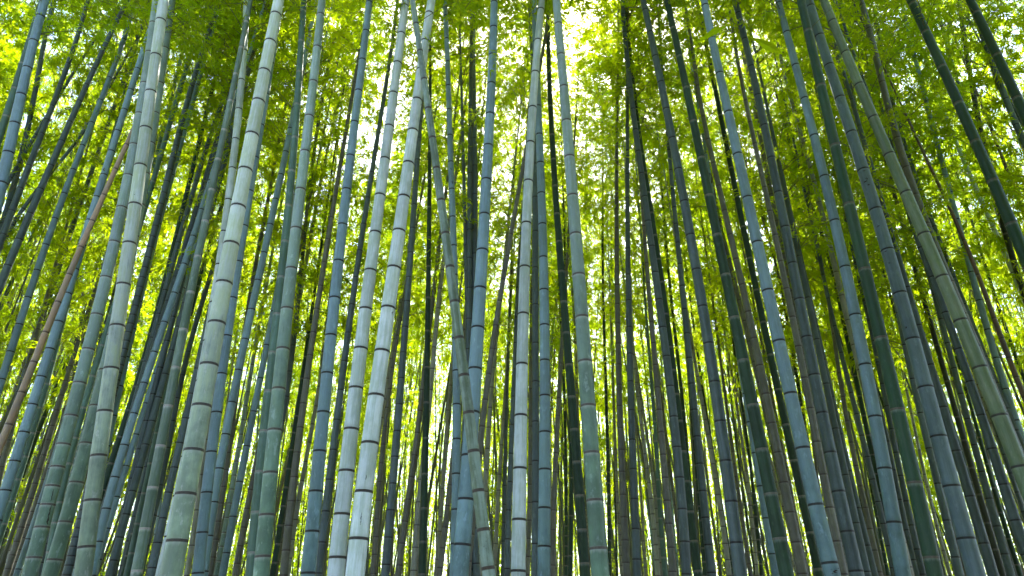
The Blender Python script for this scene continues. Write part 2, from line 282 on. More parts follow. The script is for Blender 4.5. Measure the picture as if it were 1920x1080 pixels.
# ---------------------------------------------------------------- the stems of the photograph: kind | girth at both ends | points from foot to top
DATA = """
1|palemoss|36,20|N|156,1080 161,1026 175,939 184,855 196,772 209,692 220,612 232,535 243,458 253,385 263,312 273,242 283,174 293,106 301,40 307,0
2|moss|32,15|N|97,1080 101,1050 121,979 142,905 164,832 182,762 198,695 212,630 226,566 238,504 250,444 262,385 272,327 282,270 291,214 300,158 308,92 316,40 322,0
3|moss|33,16|N|54,1080 64,1046 79,989 89,947 99,912 108,876 121,834 132,780 150,719 165,656 181,591 197,521 214,455 230,391 242,331 252,273 262,215 271,158 280,100 288,45 294,0
4|teal|15,11|N|88,1040 102,980 114,942 135,870 147,822 158,765 171,705 185,647 200,591 217,535 236,510 251,480 265,443 274,391 286,341 300,294 312,250 325,207 337,167 350,125 362,88 375,50 390,18 398,0
5|blue|25,10|N|-10,990 10,920 26,865 45,811 60,759 77,707 94,655 111,604 130,552 142,506 152,460 164,413 180,370 195,329 210,285 221,247 234,207 246,170 258,130 272,80 300,0
6|tan|17,8|N|-5,850 16,796 41,736 62,679 87,624 109,567 129,515 152,464 174,415 194,366 215,317 237,272 256,232 272,190 285,155
7|blue|18,9|N|-20,780 5,712 19,660 36,609 54,559 67,507 86,460 104,411 121,364 137,319 155,274 172,231 189,189 206,147 219,110 232,75 243,38 255,0
8|slate|14,7|N|-20,930 0,850 20,790 35,735 50,682 67,639 82,595 96,551 109,509 122,467 136,427 149,387 161,349 175,311 187,275 200,241 211,208 222,175 232,150 242,125 260,70 275,20
9|slate|17,8|N|-30,540 -12,490 5,440 22,396 39,354 56,312 75,250 87,225 99,200 115,160 127,120 140,85 150,50 165,0
10|slate|19,8|N|-25,600 -5,550 15,499 36,450 56,401 75,355 95,311 115,265 132,230 150,191 162,160 175,130 193,92 212,55 228,22 240,0
11|blue|27,17|N|-25,450 -8,398 4,345 14,287 26,232 40,179 52,129 63,78 76,32 84,0
12|teal|17,12|N|-25,330 -8,270 12,219 29,167 42,120 55,75 68,35 80,0
13|slate|14,9|N|-20,500 4,420 17,377 31,332 44,286 51,242 60,200 67,162 77,112 85,72 94,32 102,0
14|slate|9,6|N|-10,600 12,548 27,514 45,482 59,449 72,416 89,382 102,354 117,322 132,295 146,265 160,235 175,202 190,170
15|slate|9,6|N|0,470 22,422 44,392 65,362 95,325 135,275 165,235 190,190
16|ash|6,4|A|-10,690 5,647 26,594 37,567 55,520 80,460 110,380
17|ash|8,5|N|0,800 15,762 30,725 39,697 49,670 59,640 66,612 80,575 100,520 125,455
18|rust|5,4|A|10,715 20,690 45,630 75,560 110,470 140,400
19|ash|9,5|A|20,1010 45,925 60,860 78,765 95,695 115,650 132,615 160,552 185,490 215,420
20|dark|10,7|N|20,960 50,870 72,810 82,782 97,745 115,702 135,660 152,617 172,572 190,530 210,480
21|brown|15,8|N|10,1080 16,1067 24,1041 32,1016 40,989 50,962 57,935 66,907 72,880 81,854 92,826 99,799 107,770 115,742 124,715 132,687 140,662 147,640 160,600 180,540
22|brown|13,8|N|22,1080 30,1054 37,1031 45,1009 52,985 61,960 72,932 83,900 92,870 112,800 135,720
23|teal|17,11|N|-15,1050 7,982 21,940 34,899 46,856 60,812 75,765 88,720 100,670
24|brown|14,10|N|-10,930 3,876 16,826 28,780 45,715 60,660
25|blue|14,11|N|30,1080 54,1011 75,945 95,880 112,820
26|blue|19,10|N|172,1080 185,1016 199,954 215,895 234,835 252,776 271,719 290,661 309,605 326,550 345,496 363,444 378,394 395,340 412,285 428,230
27|blue|15,9|N|176,1080 184,1049 201,991 220,932 237,874 255,815 274,757 291,702 310,646 326,592 344,541 357,490 375,430 395,365
28|slate|18,11|N|210,1080 215,1059 226,1006 237,952 249,898 261,843 275,790 288,740 300,690 313,640 325,592
29|slate|13,8|N|226,1080 231,1061 241,1015 252,969 264,924 274,876 284,831 295,786 305,740 314,697 324,652 332,610 342,566 352,520 365,470
30|teal|14,8|N|238,1080 246,1037 259,982 271,925 282,869 294,812 306,757 318,700 330,645 342,592 354,540
31|jade|24,9|N|255,1080 257,1071 272,992 287,915 302,837 315,762 329,690 344,619 357,549 371,482 385,416 397,357 409,300 421,245 432,190 442,140 452,90 470,0
32|pale|20,12|N|300,1080 317,1007 333,931 348,857 362,785 376,715 389,640 401,568 410,497 419,435 429,376 437,317 442,262 448,206 452,151 457,96 461,39 463,0
33|palemoss|45,20|N|320,1080 332,1015 349,927 362,845 379,762 391,685 407,607 420,532 434,459 446,389 460,320 472,254 486,192 495,135 507,80 517,29 523,0
34|slate|18,9|N|282,1080 286,1065 296,1018 306,972 316,924 326,877 337,831 349,785 359,739 369,692 379,647 389,604 398,560 408,515 418,470
35|dark|10,7|N|335,670 350,620 371,537 385,484 400,434 416,386 430,342 450,280 470,225
36|slate|13,8|N|285,980 300,910 315,840 327,790 331,747 341,704 352,660 365,619 376,577 389,535 402,494 418,440 430,390
37|slate|12,9|N|380,450 395,395 406,355 420,309 431,270 445,215 458,165 470,115
38|dark|14,7|N|215,850 240,770 256,726 269,676 284,627 296,577 309,531 320,485 331,441 341,399 351,357 361,317 372,275 381,235 392,190 402,150 412,110
39|blue|17,10|N|195,850 212,780 226,725 235,670 246,617 260,566 272,516 285,469 297,421 310,375 321,329 334,286 345,245 358,200 372,150
40|brown|8,6|N|270,540 285,500 299,465 310,432 322,404 334,375 345,350 370,290 390,240
41|slate|12,8|N|300,580 310,545 320,512 335,456 345,416 356,377 367,340 379,305 390,270 405,225 420,180
42|slate|13,8|N|318,560 328,520 341,479 356,434 370,390 381,349 394,309 405,270 415,230 430,175 443,130
43|teal|9,7|A|300,270 322,180 345,90 365,0
44|slate|12,8|A|330,275 345,215 362,150 380,95 400,40 412,0
45|blue|24,12|N|370,1080 372,1075 379,999 387,924 397,848 406,774 416,702 426,631 436,560 446,492 457,425 469,360 478,297 488,236 498,178 508,120 517,60 526,0
46|ash|12,9|N|350,1080 359,1023 370,957 377,891 387,825 397,760 407,700
47|blue|19,11|N|380,1080 392,1005 402,942 411,879 422,815 435,755 447,695 460,637 471,581 485,527 495,475 506,422 517,375 527,329 536,286 548,225
48|blue|16,11|N|417,1080 425,1037 437,969 450,904 462,837 475,772 489,710 500,648 512,585 525,520
49|brown|13,8|A|393,1080 412,960 430,847 440,760 450,680 462,600 476,520 490,440
50|moss|11,7|A|405,1080 420,1000 434,930 445,852 460,760 474,680 486,610 500,530
51|brown|13,9|N|440,1080 445,1057 450,1024 457,989 462,954 470,919 477,884 484,850 491,815 498,780
52|teal|23,11|N|470,1080 474,1037 482,961 488,885 497,809 504,734 511,662 519,590 527,521 535,454 542,387 548,322 552,259 557,197 561,136 565,78 568,21 570,0
53|moss|32,14|N|488,1080 495,1044 500,966 507,887 515,807 523,730 530,655 538,580 546,505 555,430 564,357 572,286 580,220 588,155 594,90 601,29 604,0
54|slate|11,5|N|515,880 528,790 535,744 541,697 547,648 554,600 562,552 566,515 570,480 574,440 577,400 582,330 587,262 595,225 602,185 615,145 624,100 632,55 643,0
56|brown|17,6|N|531,1080 536,1032 541,986 547,940 552,895 559,849 562,802 567,757 575,711 581,667 587,624 594,580 601,537 608,493 615,450 622,409 628,370 634,333 640,297 647,250 659,190 672,110
57|ash|9,4|N|545,650 558,575 571,509 579,465 587,420 594,378 602,337 611,297 616,275 621,250 630,212 640,172 652,140 662,107 675,77 685,50
58|dark|12,7|N|511,1080 515,1055 520,1020 525,985 531,949 536,914 541,879 547,844 556,780 566,710 575,650
59|ash|11,7|N|538,1080 543,1047 549,1012 554,975 559,939 566,902 572,866 581,830 587,796 592,762 597,725 606,660
60|blue|29,12|N|577,1080 578,1075 585,997 592,922 600,847 606,774 613,701 620,630 628,560 635,491 642,423 650,357 657,294 665,231 672,172 680,114 686,60 692,6 693,0
61|slate|17,6|N|596,1080 597,1075 604,1017 610,959 617,900 624,844 631,788 639,732 646,678 653,625 660,572 667,521 674,471 682,421 690,372 697,324 704,277 711,232 720,185 727,137 734,95 740,50 745,0
62|pale|34,14|N|629,1080 633,1046 641,965 650,884 659,806 668,729 676,655 685,581 694,509 704,438 712,368 722,300 730,239 738,177 745,120 752,65 759,13 761,0
63|pale|38,15|N|667,1080 671,1011 682,923 693,832 705,743 717,660 729,579 739,504 748,435 756,371 765,308 774,247 782,189 790,133 797,79 805,27 809,0
64|mottle|25,10|N|916,1080 914,1066 906,994 897,921 889,847 881,775 871,705 861,635 852,567 842,502 834,439 826,377 818,317 811,260 804,205 796,150 788,97 780,46 773,0
65|blue|33,13|N|863,1080 866,1022 873,937 879,855 886,774 892,693 896,616 900,542 904,471 908,404 912,339 915,275 918,216 922,159 924,105 925,53 926,6 927,0
66|blue|18,8|N|852,1080 853,1020 853,956 855,889 857,824 857,759 855,696 854,635 854,575 854,517 850,462 848,408 846,356 845,305 844,255 843,207 841,162 839,117 837,74 835,31 834,0
67|slate|15,10|N|893,1080 892,1057 889,991 886,925 884,860 882,790 880,720
68|slate|13,7|N|874,760 876,710 878,656 879,599 880,541 880,485 880,432 881,379 881,326 882,277 883,200 884,100 885,0
69|slate|12,8|N|888,620 889,540 890,477 891,420 891,366 890,312 889,261 889,214 888,167 887,125 887,82 887,39 886,0
70|slate|17,8|N|722,1080 724,1059 728,1008 732,957 736,907 741,857 744,809 749,759 752,710 756,662 759,614 763,566 767,521 770,475 774,429 777,385 779,342 782,301 785,260 790,200 797,100
71|ash|9,6|N|700,880 709,820 721,749 727,711 734,674 740,637 746,602 751,569 757,540 768,450 776,380
55|brown|12,6|N|699,1080 700,1076 702,1040 704,1007 706,974 710,939 712,904 715,869 719,834 721,800 725,765 730,730 736,690 745,630 757,560
72|brown|13,8|N|746,1080 749,1060 754,1019 759,978 765,937 771,895 777,854 784,812 787,771 791,732 800,660 808,590
73|ash|13,7|N|774,1080 776,1070 779,1027 782,985 787,942 790,900 794,857 798,815 803,773 808,732 810,692 814,652 817,615 822,579 825,542 829,507 838,450
74|dark|15,5|N|791,1080 791,1077 793,1016 795,953 797,889 798,822 799,755 800,689 802,621 803,559 803,500 804,446 805,389 806,336 806,285 806,180 807,100
75|ash|9,6|N|817,1080 820,1050 824,997 826,970 830,917 832,862 836,832 840,770 848,690
76|brown|12,8|N|823,1080 825,1065 830,1028 835,989 839,949 844,910 848,870 852,830 858,760
77|ash|11,7|N|905,1000 908,961 910,922 911,882 914,842 916,802 919,765 922,727 925,690 928,655 934,600
78|brown|12,6|N|898,860 904,800 910,750 915,702 923,655 930,611 936,565 944,525 950,481 957,440 972,367 982,302 995,230 1005,170
79|ash|9,5|N|927,1080 929,1060 930,1020 930,980 935,920 937,890 940,835 947,740 952,660
80|slate|9,5|N|943,1080 944,1054 945,1015 945,980 945,946 947,911 947,876 947,841 950,800 951,705 952,675 955,615 957,540
81|slate|12,6|N|951,1080 952,1011 954,957 956,904 957,851 961,797 963,744 964,693 966,644 968,596 971,540 975,470
82|pale|28,12|N|971,1080 972,1071 973,975 975,879 976,780 979,684 982,590 984,502 987,420 990,341 995,269 999,203 1003,137 1009,77 1014,19 1016,0
83|slate|15,10|N|1003,1080 1004,1020 1004,942 1004,865 1005,791 1004,716 1004,644 1004,572 1003,503 1003,435 1003,371 1004,309 1004,250 1001,185 999,120 997,61 993,0
84|blue|25,10|N|1020,1080 1020,1025 1021,953 1021,881 1022,811 1022,743 1022,677 1020,611 1020,545 1019,484 1017,422 1015,364 1013,307 1011,254 1009,201 1007,150 1004,80 1002,0
85|dark|20,7|N|1098,1080 1096,1057 1090,994 1086,930 1082,867 1077,806 1072,745 1067,685 1062,625 1056,567 1054,510 1049,454 1045,402 1040,350 1037,300 1034,254 1032,200 1030,112 1026,0
86|moss|35,14|N|1126,1080 1122,1029 1115,939 1109,850 1103,762 1097,679 1091,596 1085,517 1079,441 1074,369 1068,296 1062,229 1057,165 1052,105 1047,47 1043,0
87|brown|10,6|N|989,1080 990,1044 991,1010 992,976 993,943 994,909 994,872 995,800 995,730 996,615 998,520
88|brown|12,7|N|1034,1080 1036,1060 1038,994 1039,957 1040,886 1042,850 1046,780 1047,747 1053,682 1056,600
89|blue|6,4|A|1028,760 1032,680 1037,607 1042,565 1050,490 1060,420
90|dark|7,5|A|1060,1080 1063,1000 1062,860 1058,780 1055,690 1052,600
91|dark|9,7|N|1069,1080 1070,1042 1071,967 1071,896 1070,830 1068,760
92|ash|7,5|N|1086,850 1084,790 1081,720 1080,690 1080,657 1077,590 1072,540
93|ash|4,3|A|1100,560 1098,490 1099,425 1099,362 1100,300 1098,200
94|dark|8,4|A|1143,1080 1142,985 1141,885 1137,740 1133,672 1132,600 1131,500 1130,400
95|dark|5,4|A|1157,1080 1154,960 1152,840 1150,700 1148,600 1147,500
96|ash|7,5|A|1166,1080 1160,972 1156,897 1153,820 1150,740
97|brown|15,5|N|1176,1080 1174,1055 1172,1013 1170,970 1167,928 1166,885 1165,844 1164,803 1162,762 1161,722 1160,684 1159,645 1159,607 1157,571 1157,535 1157,499 1156,463 1156,429 1156,394 1156,360 1157,290 1157,225 1158,150
98|slate|17,6|N|1195,1080 1194,1049 1191,992 1190,936 1187,880 1186,825 1183,770 1182,716 1181,664 1180,614 1179,564 1178,516 1177,467 1177,420 1176,372 1176,327 1177,240 1176,180
99|slate|20,8|N|1288,1080 1287,1077 1284,1016 1279,955 1273,896 1268,839 1263,782 1257,725 1250,669 1242,615 1236,563 1229,512 1222,463 1215,416 1209,370 1202,327 1197,285 1191,245 1186,206 1182,167 1179,130 1175,95 1171,62 1166,0
100|dark|18,5|N|1310,1080 1307,1071 1300,1015 1294,960 1287,903 1281,847 1274,790 1269,740 1262,695 1255,652 1247,590 1241,530 1235,487 1229,442 1222,400 1216,362 1204,290 1195,230 1188,150
101|teal|10,4|N|1247,1080 1245,1045 1242,1010 1237,972 1235,935 1234,899 1232,862 1230,827 1227,790 1224,742 1220,695 1215,635 1210,565 1207,520
102|brown|16,5|N|1262,1080 1261,1072 1257,1027 1255,982 1251,939 1247,896 1242,853 1240,811 1236,769 1232,727 1229,685 1225,644 1221,605 1219,566 1215,531 1212,494 1210,459 1207,425 1204,380
103|ash|10,5|A|1234,1080 1229,1035 1221,935 1212,860 1201,790 1196,747 1190,690 1187,640 1183,570
104|ash|8,4|A|1240,1080 1235,1010 1230,947 1222,872 1212,817 1207,785 1200,727 1192,682 1185,630 1176,570
105|ash|6,4|A|1210,1080 1204,950 1196,850 1190,760
106|dark|8,5|N|1290,870 1286,820 1281,770 1276,727 1270,660 1264,602 1257,552 1252,500 1247,430
107|slate|18,6|N|1336,1080 1334,1074 1329,1022 1322,971 1317,921 1312,870 1307,819 1302,769 1299,720 1294,672 1289,626 1282,581 1278,537 1275,496 1271,456 1266,421 1264,390 1261,355 1259,320 1255,282 1250,230
108|dark|9,7|A|1322,1080 1316,1000 1310,920 1304,850 1298,780
109|slate|27,11|N|1389,1080 1381,1018 1370,941 1360,865 1350,791 1340,717 1329,645 1317,576 1306,507 1295,442 1284,379 1271,319 1260,261 1249,206 1239,156 1230,107 1220,62 1205,0
110|dark|29,11|N|1476,1080 1461,1011 1446,927 1428,844 1411,761 1394,677 1377,597 1361,517 1345,442 1330,368 1314,298 1300,229 1287,166 1275,107 1262,54 1250,0
111|brown|9,5|N|1370,500 1357,448 1345,397 1335,347 1326,301 1320,255 1311,207 1305,165 1297,126 1292,87 1287,60 1280,0
112|brown|21,6|N|1505,1080 1504,1076 1492,1017 1481,961 1470,905 1457,849 1448,794 1438,739 1425,686 1414,635 1401,586 1391,535 1380,487 1370,441 1359,396 1347,350 1337,307 1329,262 1319,220 1307,162 1300,100
113|dark|18,7|N|1537,1080 1534,1067 1519,999 1502,931 1487,864 1474,797 1459,731 1446,666 1431,605 1417,545 1406,485 1394,426 1382,370 1370,316 1361,266 1351,217 1341,170 1332,125 1324,77 1314,35 1305,0
114|blue|33,13|N|1562,1080 1555,1056 1529,947 1505,841 1482,739 1460,641 1441,546 1420,456 1401,372 1382,291 1366,212 1350,139 1335,73 1322,12 1320,0
115|slate|29,11|N|1607,1080 1605,1071 1589,997 1572,922 1557,849 1542,775 1527,704 1512,633 1499,562 1485,495 1472,427 1460,362 1447,297 1432,237 1421,180 1409,126 1396,75 1385,26 1378,0
116|brown|19,5|N|1582,1080 1581,1077 1569,1015 1555,952 1544,890 1531,829 1520,766 1509,709 1497,650 1486,595 1475,542 1464,491 1452,442 1443,397 1434,352 1425,311 1417,270 1407,230 1397,190 1389,147 1382,105 1372,40
118|brown|9,7|A|1440,330 1432,300 1420,230 1405,150 1387,77 1375,32 1365,0
119|slate|17,10|N|1628,1080 1624,1072 1604,981 1585,891 1567,804 1549,720 1531,637 1514,559 1498,481 1485,420
120|slate|16,9|N|1640,1080 1625,1023 1609,953 1592,884 1576,815 1560,745 1545,675 1530,610
121|brown|13,6|N|1650,1080 1640,1032 1630,992 1624,952 1614,912 1605,874 1596,830 1587,790 1575,700 1563,627 1555,580 1545,520
122|slate|14,7|N|1678,1080 1674,1065 1665,1024 1656,982 1647,941 1637,899 1626,857 1616,817 1606,777 1596,737 1587,700 1577,662 1565,612 1553,560 1540,500
123|dark|8,5|A|1665,1080 1650,1000 1635,920 1620,850 1605,780
124|blue|32,12|N|1693,1080 1676,980 1660,879 1641,782 1621,685 1602,592 1584,502 1566,415 1546,332 1526,256 1509,186 1491,124 1475,62 1461,7 1459,0
125|jungle|34,16|N|1754,1080 1746,1046 1715,906 1682,769 1652,635 1622,506 1592,384 1566,274 1539,162 1515,59 1502,0
126|bluegrey|39,17|N|1831,1080 1811,1010 1785,912 1760,819 1735,727 1711,637 1687,551 1664,470 1642,394 1619,320 1597,250 1575,185 1555,124 1536,69 1520,14 1516,0
127|olive|40,16|N|1990,1080 1949,976 1912,876 1874,780 1837,690 1801,602 1767,520 1732,440 1700,362 1667,291 1637,222 1611,160 1586,100 1562,41 1544,0
128|brown|11,7|N|1640,380 1625,310 1607,246 1595,197 1581,151 1570,107 1555,50 1540,0
129|slate|24,13|N|1862,1080 1845,1019 1819,931 1792,846 1768,764 1744,685 1722,611 1700,540 1680,470
130|slate|26,11|N|1940,1080 1925,1040 1904,976 1881,909 1860,842 1840,779 1820,716 1797,655 1771,587 1748,520 1727,465 1705,400
131|slate|18,9|N|1896,1080 1884,1039 1869,987 1855,935 1841,885 1827,835 1814,786 1801,739 1789,691 1776,644 1765,599 1752,554 1738,505
132|black|15,7|N|1880,1080 1866,1030 1852,980 1835,927 1822,877 1810,825 1792,782 1775,715 1757,647 1737,580 1720,520 1702,450 1680,380 1660,300
133|dark|8,5|N|1705,545 1690,495 1667,420 1652,370 1635,310 1620,250
135|dark|12,7|N|1913,1080 1907,1059 1892,1010 1877,961 1862,915 1850,870 1838,820 1822,770 1808,720
136|brown|21,11|N|1830,655 1808,590 1780,530 1758,475 1737,421 1717,366 1699,315 1682,260 1669,206 1655,155 1641,105 1629,55 1614,0
137|slate|18,8|N|1960,930 1922,850 1904,808 1887,767 1867,719 1847,670 1827,621 1807,572 1787,522 1769,475 1751,426 1735,379 1717,334 1702,290 1687,247 1675,190 1660,120
138|ash|8,5|N|1685,290 1670,250 1661,220 1649,190 1637,160 1625,127 1615,97 1605,67 1595,30 1587,0
139|blue|18,7|N|1960,940 1927,850 1906,789 1886,730 1867,672 1851,619 1836,564 1821,511 1807,460 1795,412 1782,362 1770,317 1760,272 1747,230 1736,190 1725,150 1715,110 1706,69 1697,30 1690,0
140|rust|13,5|N|1940,790 1922,745 1907,707 1892,671 1877,635 1862,597 1850,562 1835,515 1810,450 1785,400 1767,365 1750,327 1735,290 1710,240
141|jungle|30,17|N|1990,650 1930,502 1896,421 1862,340 1830,266 1797,195 1767,126 1736,61 1712,8 1708,0
142|jungle|25,17|N|1990,370 1946,270 1907,185 1870,104 1831,25 1819,0
143|slate|16,10|N|1960,350 1930,290 1905,235 1887,186 1870,142 1852,100 1840,60 1825,20
144|black|14,9|N|1935,590 1902,499 1882,440 1864,348 1845,255 1827,189 1814,124 1804,55 1799,0
145|slate|10,7|N|1850,330 1832,268 1812,207 1801,172 1786,122 1772,75 1762,30 1756,0
146|pale|13,5|N|1945,620 1922,563 1900,512 1880,470 1862,426 1845,385 1827,345 1812,310 1797,277 1777,232 1767,205 1757,175 1740,130 1725,80 1711,37 1700,0
147|dark|9,6|N|1945,770 1927,730 1910,690 1900,652 1887,612 1872,577 1860,540 1845,490 1830,440
149|dark|7,4|A|1490,680 1472,585 1464,540 1450,470 1430,400
150|dark|9,5|N|1575,570 1562,515 1550,465 1540,435 1525,395 1512,362 1497,320 1482,270 1470,230
151|ash|12,5|N|1590,600 1578,555 1567,511 1559,466 1547,421 1536,380 1526,342 1515,302 1507,270 1500,242 1490,210 1482,180 1472,150 1465,115 1455,50
152|ash|6,4|A|1550,560 1537,502 1517,425 1507,382 1495,330
153|dark|7,4|A|1600,860 1575,720 1553,610 1540,560 1530,520 1515,450
154|ash|7,4|A|1640,860 1625,800 1615,757 1600,720 1588,670 1570,600
155|slate|8,6|N|1612,700 1602,640 1588,590 1576,545 1560,480
156|slate|13,8|N|1722,1080 1712,1050 1700,994 1687,937 1676,882 1664,828 1652,775
157|slate|14,8|N|1732,1080 1719,1030 1709,985 1699,940 1690,892 1680,849 1671,805 1662,762 1655,720 1646,680 1638,640 1630,602 1615,540
158|ash|9,6|A|1782,1080 1772,1042 1755,985 1745,940 1735,890 1720,830
159|slate|19,10|N|1800,1080 1791,1045 1775,976 1759,907 1742,841 1726,775 1711,711 1697,647 1683,580
160|ash|11,6|A|1368,1080 1355,990 1345,922 1335,855 1325,800 1313,740 1305,690 1294,620
161|dark|7,4|A|1345,900 1325,782 1317,727 1307,652 1297,590 1290,530
162|ash|6,3|A|1420,850 1400,785 1385,745 1370,700 1357,657 1345,610 1325,555 1308,500
163|dark|5,3|A|1395,930 1375,790 1367,715 1360,640 1355,540 1350,450
164|brown|9,6|A|1408,1080 1397,1010 1385,922 1375,860 1368,800 1358,730
165|ash|8,5|A|1420,1080 1410,972 1400,897 1390,820 1380,750 1368,680
166|dark|8,5|A|1428,1080 1417,960 1405,860 1397,800 1386,720
167|blue|16,10|N|1455,1080 1446,1039 1436,972 1425,912 1415,850 1405,790
168|brown|9,6|A|1497,1000 1486,930 1475,880 1465,832 1452,770 1440,700
"""

# ---------------------------------------------------------------- ground
def ground_z(y):
    """the grove floor climbs gently behind the first rows"""
    return 0.24 * (np.clip(np.asarray(y, float), 17.0, 38.0) - 17.0)

def build_ground():
    m, nt, bsdf, out = nodes_of('forest_floor')
    tc = N(nt, 'ShaderNodeTexCoord')
    a = noise_n(nt, tc.outputs['Object'], 1.3, 5.0)
    b = noise_n(nt, tc.outputs['Object'], 28.0, 4.0)
    c = mix_rgb(nt, ramp_n(nt, b, 0.35, 0.65), (0.075, 0.052, 0.03), (0.17, 0.125, 0.07))
    c = mix_rgb(nt, ramp_n(nt, a, 0.5, 0.7), c, (0.06, 0.075, 0.025))
    nt.links.new(c, bsdf.inputs['Base Color'])
    bsdf.inputs['Roughness'].default_value = 0.95
    bp = N(nt, 'ShaderNodeBump'); bp.inputs['Distance'].default_value = 0.03
    nt.links.new(b, bp.inputs['Height']); nt.links.new(bp.outputs[0], bsdf.inputs['Normal'])
    # fine grid near the camera with gentle relief, flat skirt out to the horizon
    n = 81
    g = np.linspace(-60, 60, n)
    X, Y = np.meshgrid(g, g + 20)
    fade = np.clip(1 - np.maximum(np.abs(X), np.abs(Y - 20)) / 60, 0, 1)
    Z = fade * (0.10 * np.sin(X * 0.9 + 1.3 * np.sin(Y * 0.5)) * np.sin(Y * 0.7 + 0.6) - 0.08) + ground_z(Y)
    V = np.stack([X, Y, Z], -1).reshape(-1, 3)
    i = np.arange(n * n).reshape(n, n)
    Q = np.stack([i[:-1, :-1], i[:-1, 1:], i[1:, 1:], i[1:, :-1]], -1).reshape(-1, 4)
    S = 2000.0
    k = len(V)
    V = np.vstack([V, [[-S, -S, 0], [S, -S, 0], [S, S, 0], [-S, S, 0]]])
    c0, c1, c2, c3 = i[0, 0], i[0, -1], i[-1, -1], i[-1, 0]
    T = []
    for edge, (p, q) in ((i[0, :], (k, k + 1)), (i[:, -1], (k + 1, k + 2)), (i[-1, ::-1], (k + 2, k + 3)), (i[::-1, 0], (k + 3, k))):
        h = len(edge) // 2
        for j in range(len(edge) - 1):
            T.append((edge[j + 1], edge[j], p if j < h else q))
        T.append((p, q, edge[h]))
    o = link('ground', mesh_np('ground', V, Q, T, [m]))
    tag(o, 'brown leaf litter covering the floor of the bamboo grove', kind='structure')
build_ground()

# ---------------------------------------------------------------- foliage meshes (shared between plants)
def unit(v):
    return v / np.maximum(np.linalg.norm(v, axis=-1, keepdims=True), 1e-9)

def leaves_mesh(base, direc, length, width, roll_up):
    """one folded four-point blade for each leaf"""
    n = len(base)
    d = unit(direc)
    up = unit(roll_up)
    side = unit(np.cross(d, up))
    nor = np.cross(side, d)
    L = length[:, None]; W = width[:, None]
    p0 = base
    p1 = base + d * L * 0.42 + side * W * 0.5 + nor * W * 0.12
    p2 = base + d * L - nor * L * 0.10
    p3 = base + d * L * 0.42 - side * W * 0.5 + nor * W * 0.12
    V = np.stack([p0, p1, p2, p3], 1).reshape(-1, 3)
    Q = np.arange(4 * n).reshape(n, 4)
    return V, Q

def tubes(polys, radii, sides=3):
    """thin tapered tubes along polylines (list of (k,3))"""
    Vs, Qs, off = [], [], 0
    ang = np.arange(sides) * 2 * math.pi / sides
    for P, r in zip(polys, radii):
        t = unit(np.gradient(P, axis=0))
        a = np.where(np.abs(t[:, 2:3]) > 0.9, [[1.0, 0, 0]], [[0, 0, 1.0]])
        n1 = unit(np.cross(t, a)); n2 = np.cross(t, n1)
        R = P[:, None] + r[:, None, None] * (np.cos(ang)[None, :, None] * n1[:, None] + np.sin(ang)[None, :, None] * n2[:, None])
        k = len(P)
        Vs.append(R.reshape(-1, 3))
        i = np.arange(k * sides).reshape(k, sides) + off
        j = np.roll(i, -1, 1)
        Qs.append(np.stack([i[:-1], j[:-1], j[1:], i[1:]], -1).reshape(-1, 4))
        off += k * sides
    return np.vstack(Vs), np.vstack(Qs)

def branch_set(rg, starts, dirs, lens, twigs, per_twig, leaf_len, droop):
    """branches with twigs and leaves; returns tubes and leaves"""
    polys, radii = [], []
    LB, LD = [], []
    u = np.linspace(0, 1, 5)
    for s, d, ln in zip(starts, dirs, lens):
        side = unit(np.cross(d, rg.normal(size=3)))
        P = s + d * (u * ln)[:, None] + np.array([0, 0, -1.0]) * (droop * ln * u ** 2.2)[:, None] + side * (0.10 * ln * np.sin(u * 2.2) * rg.normal())[:, None]
        polys.append(P); radii.append(np.linspace(0.0055, 0.0016, 5) * (0.6 + ln * 0.5))
        nt_ = max(3, int(twigs * (0.5 + 0.5 * ln)))
        for k in range(nt_):
            t = 0.22 + 0.78 * (k + rg.random()) / nt_
            j = min(3, int(t * 4)); q = P[j] + (P[j + 1] - P[j]) * (t * 4 - j)
            bd = unit(P[j + 1] - P[j])
            td = unit(bd * 0.8 + rg.normal(size=3) * 0.75 + np.array([0, 0, 0.05]))
            tl = rg.uniform(0.12, 0.36)
            e = q + td * tl + np.array([0, 0, -0.25 * tl])
            polys.append(np.stack([q, (q + e) / 2 + np.array([0, 0, 0.03 * tl]), e])); radii.append(np.array([0.0018, 0.0013, 0.0008]))
            m = int(per_twig * rg.uniform(0.6, 1.4))
            a = rg.uniform(0.12, 1.0, m) ** 0.55
            LB.append(q + (e - q) * a[:, None] + rg.normal(size=(m, 3)) * 0.012)
            fan = unit(np.cross(td, np.array([0, 0, 1.0]) + rg.normal(size=3) * 0.3))
            LD.append(td * 0.6 + fan * rg.uniform(-1, 1, m)[:, None] + rg.normal(size=(m, 3)) * 0.28 + np.array([0, 0, -0.38]))
    LB = np.vstack(LB); LD = np.vstack(LD)
    n = len(LB)
    ll = leaf_len * rg.uniform(0.6, 1.25, n)
    up = rg.normal(size=(n, 3)) * 0.6 + np.array([0, 0, 1.0])
    lv, lq = leaves_mesh(LB, LD, ll, ll * rg.uniform(0.13, 0.19, n), up)
    tv, tq = tubes(polys, radii)
    return tv, tq, lv, lq

def foliage_mesh(name, tv, tq, lv, lq):
    V = np.vstack([tv, lv]); Q = np.vstack([tq, lq + len(tv)])
    mi = np.concatenate([np.zeros(len(tq), int), np.ones(len(lq), int)])
    return mesh_np(name, V, Q, None, [TWIG, LEAF], smooth=False, mat_idx=mi)

